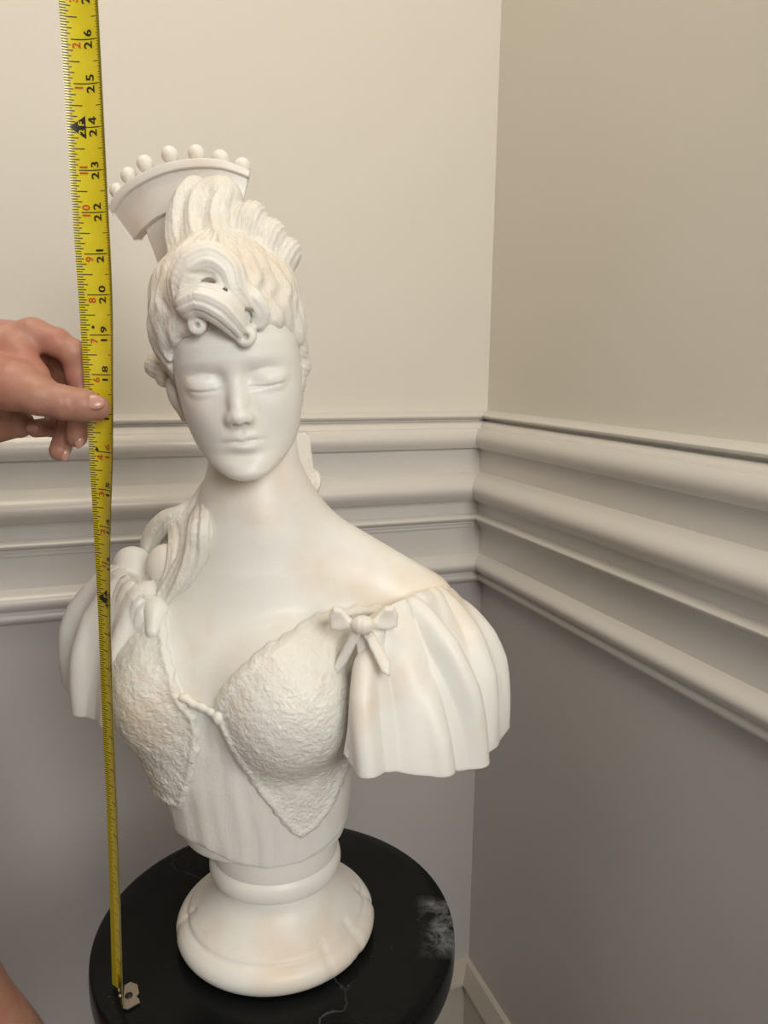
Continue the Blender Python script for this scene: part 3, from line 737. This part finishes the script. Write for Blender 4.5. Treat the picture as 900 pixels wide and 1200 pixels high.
def tp(h, w, lift=0.):
    """h inches up, w metres across (-HALF..HALF), lift towards the printed side"""
    a = np.interp(h, _hs, _ca); x = np.interp(h, _hs, _cx); y = -.078+.012*np.minimum(np.asarray(h)/18, 1.6)
    th = np.asarray(w)/RAD; r = RAD-lift
    lx = r*np.sin(th); ly = -(RAD-r*np.cos(th))         # concave towards the reader
    ly = ly+RAD*(1-math.cos(HALF/RAD))*.5
    wx, wy = np.cos(a), -np.sin(a); nx, ny = np.sin(a), np.cos(a)
    return np.stack([x+lx*wx+ly*nx, y+lx*wy+ly*ny, np.asarray(h)*IN+0*lx], -1)-TB
hs = np.linspace(0.05, 29, 240); ws = np.linspace(-HALF, HALF, 15)
Hh, Ww = np.meshgrid(hs, ws, indexing='ij')
n = Hh.size; P0 = tp(Hh, Ww).reshape(-1, 3); P1 = tp(Hh, Ww, -.00025).reshape(-1, 3)
F = grid_faces(len(hs), 15); link('blade', raw_mesh('blade', P0, F), 'yellow', tape)
link('blade_back', raw_mesh('blade_back', P1, F[:, ::-1]), 'tape_back', tape)
def decal(rects, name, mat):
    V, F = [], []
    for (h0, h1, w0, w1) in rects:
        k = max(1, int(abs(w1-w0)/.002)); b = len(V)
        for w in np.linspace(w0, w1, k+1):
            for h in (h0, h1): V.append(tp(h, w, .00012))
        F += [(b+2*i, b+2*i+2, b+2*i+3, b+2*i+1) for i in range(k)]
    return link(name, raw_mesh(name, V, F), mat, tape)
rects = []
for i in range(1, 28*16+8):
    h = i/16; L = {0: .0125, 8: .0100, 4: .0065, 12: .0065}.get(i % 16, .0052 if i % 2 == 0 else .0038)
    if i % 16 == 0: rects.append((h-.012, h+.012, -HALF+.0055, HALF-.0045)); 
    rects.append((h-.012, h+.012, -HALF, -HALF+(L if i % 16 else .004)))
for i in range(1, 28*32+16):
    h = i/32; L = .0062 if i % 16 == 0 else .0032 if i % 4 == 0 else .0026 if i % 2 == 0 else .0018
    rects.append((h-.008, h+.008, HALF-L, HALF))
decal(rects, 'tick_marks', 'ink')['kind'] = 'stuff'
def text_mesh(s):
    c = bpy.data.curves.new('t', 'FONT'); c.body = s; c.size = 1; c.resolution_u = 3; c.offset = .022
    o = bpy.data.objects.new('t', c); COL.objects.link(o)
    dg = bpy.context.evaluated_depsgraph_get(); me = o.evaluated_get(dg).to_mesh()
    V = np.array([v.co[:2] for v in me.vertices]); F = [tuple(p.vertices) for p in me.polygons]
    o.evaluated_get(dg).to_mesh_clear(); bpy.data.objects.remove(o); bpy.data.curves.remove(c)
    V[:, 0] -= V[:, 0].min(); V[:, 1] -= V[:, 1].min(); V /= V[:, 1].max(); return V, F
glyph = {ch: text_mesh(ch) for ch in '012356789F'}
glyph['4'] = (np.array([(.43, 0), (.60, 0), (.60, 1), (.43, 1), (0, .22), (.75, .22), (.75, .37), (0, .37), (0, .30), (.16, .30), (.60, 1), (.40, 1)]), [(0, 1, 2, 3), (4, 5, 6, 7), (8, 9, 10, 11)])
def put(s, h0, w_mid, size, wide, acc, lift=.0002):
    """one glyph reading up the tape: starts h0 (inches), glyph height spans the width direction"""
    V, F = glyph[s]; b = len(acc[0])
    hh = h0+V[:, 0]*wide/IN*size/1.; ww = w_mid+size/2-V[:, 1]*size
    acc[0].extend(tp(hh, ww, lift)); acc[1].extend(tuple(i+b for i in f) for f in F)
    return V[:, 0].max()*wide*size/IN
SB, SR = .0056, .0052
def flush(acc, name, mat, parent=None):
    return link(name, raw_mesh(name, *acc, False), mat, parent or tape)
def gw(ch, k): return glyph[ch][0][:, 0].max()*k/IN
for n_ in range(1, 28):
    s = str(n_); mat = 'red' if n_ == 16 else 'ink'
    if len(s) == 2:
        for ch, h0 in ((s[0], n_-.05-gw(s[0], 1.15*SB)-(.05 if s[0] == '1' else 0)), (s[1], n_+.06)):
            acc = ([], []); put(ch, h0, .0035, SB, 1.15, acc); flush(acc, 'inch_numeral', mat)
    else:
        acc = ([], []); put(s, n_-.05-gw(s, 1.15*SB), .0035, SB, 1.15, acc); flush(acc, 'inch_numeral', mat)
    k = n_ % 12
    if n_ > 12 and k:
        s = str(k)
        for ch, h0 in ([(s, n_-.07-gw(s, SR))] if len(s) == 1 else [(s[0], n_-.05-gw(s[0], SR)), (s[1], n_+.05)]):
            acc = ([], []); put(ch, h0, -.0040, SR, 1., acc); flush(acc, 'foot_inch_numeral', 'red')
    if n_ in (12, 24):
        kk = np.linspace(0, 1, 9); hh = np.concatenate([n_-.27*kk, n_+.27*kk]); wwd = np.tile(-HALF+.0012+(HALF-.0024)*kk, 2)
        acc = (list(tp(hh, wwd, .0002)), [(i, i+1, 10+i, 9+i) for i in range(8)])
        mk_ = flush(acc, 'foot_mark', 'ink')
        for ch, h0 in ((str(n_//12), n_-.16), ('F', n_+.04)):
            acc = ([], []); put(ch, h0, -.0040, .0036, 1.15, acc, .00034); flush(acc, 'lettering', 'yellow', mk_)
h = 19.2
flush((list(tp(np.array([h-.05, h, h+.05, h]), np.array([-.0045, -.0032, -.0045, -.0058]), .0002)), [(0, 1, 2, 3)]), 'stud_diamond', 'ink')
flush((list(tp(np.array([16.02, 16.14, 16.02]), np.array([-.0085, -.0068, -.0048]), .0002)), [(0, 1, 2)]), 'stud_arrow', 'ink')
# end hook
def plate(pts, thick, nrm):
    P = np.array(pts); n = len(P); q = P+np.array(nrm)*thick; V = np.vstack([P, q])
    return V, [tuple(range(n))[::-1], tuple(range(n, 2*n))]+[(i, (i+1) % n, n+(i+1) % n, n+i) for i in range(n)]
def gp(px, py): 
    v = ray(px, py); t = (.0008-CAM[2])/v[2]; return CAM+v*t-TB
V, F = plate([gp(144, 1183), gp(150, 1184), gp(164, 1176), (gp(163, 1172)), gp(160, 1169), gp(163, 1165), gp(161, 1155), gp(153, 1152), gp(146, 1156)], .001, (0, 0, 1))
hk = link('end_hook', raw_mesh('end_hook', V, F, False), 'steel', tape)
V, F = lathe([(0, 0), (.0028, 0), (.0028, .0004), (0, .0004)], 16); o = link('hook_hole', raw_mesh('hook_hole', V+(gp(151, 1168)+np.array([0, 0, .0011])), F, False), 'ink', hk)
hk2 = []
for h, w in ((0.0, HALF*.9), (0.0, -HALF*.3), (.55, -HALF*.3), (.55, HALF*.9)): hk2.append(tp(h, w, .0006))
V, F = plate(hk2, .0006, (0, -.5, .1)); link('hook_strap', raw_mesh('hook_strap', V, F, False), 'steel', hk)
for h, w in ((.25, .002), (.25, .008)):
    V, F = lathe([(math.cos(t)*.0016, math.sin(t)*.0010) for t in np.linspace(0, np.pi/2, 5)], 10); link('rivet', raw_mesh('rivet', V+tp(h, w, .0015), F), 'steel', hk)

# ------------------------------------------------------------------ person holding the tape
pb = at(-260, 1150, .03); PBASE = (pb[0]-.02, -.1, FLOOR)
person = root('person', PBASE, 'person at the left edge pinching the yellow tape between thumb and finger', 'person')
def hand(P):
    def ch(L, k=.004): return tube(P, [A(x, y, Y) for x, y, Y, r in L], [r for *_, r in L], k)
    palm = ch([(-70, 452, -.045, .025), (-20, 440, -.045, .027), (14, 425, -.042, .022)], .01)
    palm = smin(palm, ch([(-60, 425, -.050, .022), (0, 408, -.052, .0165), (40, 393, -.052, .0105)], .008), .012)
    palm = smin(palm, ch([(-60, 440, -.02, .022), (0, 430, -.014, .018), (30, 412, -.024, .0115)], .008), .012)
    palm = smin(palm, ch([(-70, 475, -.030, .020), (-10, 492, -.028, .0150), (22, 496, -.026, .0105)], .008), .010)
    thumb = ch([(-40, 440, -.066, .022), (18, 452, -.082, .0155), (46, 464, -.086, .0118), (76, 472, -.0855, .0102), (98, 475, -.0835, .0098), (114, 478, -.0800, .0080)], .004)
    d = smin(palm, thumb, .009)
    idx = ch([(38, 392, -.052, .0110), (66, 401, -.053, .0093), (86, 414, -.053, .0088), (91, 440, -.051, .0078), (100, 470, -.050, .0073)], .003)
    d = smin(d, idx, .0035)
    web = ch([(20, 412, -.062, .011), (42, 440, -.070, .008), (52, 452, -.078, .006)], .004); d = smin(d, web, .006)
    mid = ch([(34, 400, -.032, .0108), (68, 414, -.030, .0092), (90, 430, -.030, .0088), (96, 475, -.036, .0080), (90, 512, -.046, .0072)], .003); d = smin(d, mid, .0022)
    ring = ch([(24, 416, -.012, .0105), (60, 432, -.008, .0090), (82, 452, -.010, .0086), (82, 496, -.024, .0080), (70, 528, -.040, .0072)], .003); d = smin(d, ring, .0022)
    pin = ch([(10, 440, .004, .0095), (44, 462, .008, .008), (66, 486, .000, .0074), (62, 500, -.020, .0070), (42, 502, -.036, .0064)], .003); d = smin(d, pin, .0022)
    for (x0, y0, Y0), (x1, y1, Y1), am in (((72, 452, -.0955), (76, 490, -.0945), .0004), ((82, 452, -.095), (85, 492, -.094), .0003)):
        d = d+am*np.exp(-(cone(P, A(x0, y0, Y0), A(x1, y1, Y1), 0, 0)/.002)**2)
    # forearm
    d = smin(d, ch([(-60, 450, -.040, .026), (-130, 462, -.042, .026), (-260, 500, -.045, .034), (-420, 560, -.04, .042)], .01), .012)
    return d.astype(np.float32)
lo = A(-180, 560, -.04)*[1, 0, 1]+[0, -.115, 0]; hi = A(130, 360, -.04)*[1, 0, 1]+[.01, .04, 0]
V, F = mesh_sdf(hand, lo, hi, .0011, 1)
elbow = A(-420, 560, -.04)
X0 = elbow[0]; sh = np.array([X0-.06, -.06, elbow[2]+.27])
hip = at(-282, 800, -.12); knee = at(-54, 1300, -.12); foot = np.array([knee[0]-.15, knee[1]-.03, FLOOR+.05])
def rest(P):
    d = tube(P, [A(-150, 466, -.042), A(-260, 500, -.045), elbow, sh], [.027, .034, .042, .055], .03)
    d = smin(d, tube(P, [sh+[-.03, -.05, 0], sh+[-.06, -.22, 0]], [.07, .065], .03), .05)
    t = (sh+hip)/2+[-.06, -.12, .0]
    d = smin(d, ell(P, t, (.12, .17, .34)), .06)
    d = smin(d, cone(P, sh+[-.05, -.14, .02], sh+[-.05, -.14, .14], .06, .052), .04)
    d = smin(d, ell(P, sh+[-.01, -.14, .24], (.095, .075, .12)), .02)
    d = smin(d, tube(P, [hip+[-.02, -.02, 0], knee, foot+[0, 0, .03]], [.085, .060, .040], .04), .05)
    d = smin(d, tube(P, [hip+[-.05, -.20, 0], hip+[-.1, -.22, -.4], np.array([hip[0]-.1, hip[1]-.22, FLOOR+.06])], [.09, .062, .042], .04), .05)
    for q in (foot, np.array([hip[0]-.1, hip[1]-.22, FLOOR+.05])):
        d = smin(d, ell(P, q+[.07, 0, -.015], (.12, .045, .035)), .03)
    d = smin(d, tube(P, [sh+[-.06, -.26, 0], sh+[.02, -.28, -.2], sh+[.20, -.14, .05]], [.055, .042, .03], .03), .04)
    return d.astype(np.float32)
V2, F2 = mesh_sdf(rest, (X0-.34, -.46, FLOOR), (A(120, 1250, -.1)[0], .12, sh[2]+.40), .008, 1)
V = np.vstack([V, V2]); F = np.vstack([F, F2+len(V)-len(V2)])
link('body', raw_mesh('body', V, F, base=PBASE), 'skin', person)
def cloth(name, f, lo, hi, mat):
    V, F = mesh_sdf(f, lo, hi, .008, 1); link(name, raw_mesh(name, V, F, base=PBASE), mat, person)
cloth('shirt', lambda P: np.maximum(np.maximum(rest(P)-.010, (hip[2]+.02)-P[:, 2]), np.maximum(P[:, 2]-sh[2]-.07, P[:, 0]-sh[0]-.09)), (X0-.36, -.48, hip[2]), (X0+.2, .14, sh[2]+.1), 'shirt')
cloth('shorts', lambda P: np.maximum(np.maximum(rest(P)-.012, P[:, 2]-hip[2]-.06), np.maximum((hip[2]-.16)-P[:, 2], P[:, 0]-A(-60, 1100, -.10)[0])), (X0-.36, -.48, hip[2]-.2), (X0+.35, .14, hip[2]+.1), 'shorts')
def nail(c, r, rm, name='nail'):
    V, F = mesh_sdf(lambda P: ell(P, c, r, rm), np.asarray(c)-.012, np.asarray(c)+.012, .0008, 1)
    link(name, raw_mesh(name, V, F, base=PBASE), 'nail', person)
nail(surf(hand, 110, 471, .3, .7, -.0006), (.0066, .0022, .0052), rotm(R(10), R(-25), R(8)))
nail(surf(hand, 93, 518, .3, .7, -.0006), (.0030, .0018, .0046), rotm(R(25), 0, R(15)))
nail(surf(hand, 76, 533, .3, .7, -.0006), (.0030, .0018, .0044), rotm(R(25), 0, R(15)))
nail(surf(hand, 38, 502, .3, .7, -.0006), (.0046, .0018, .0034), rotm(0, 0, 0))
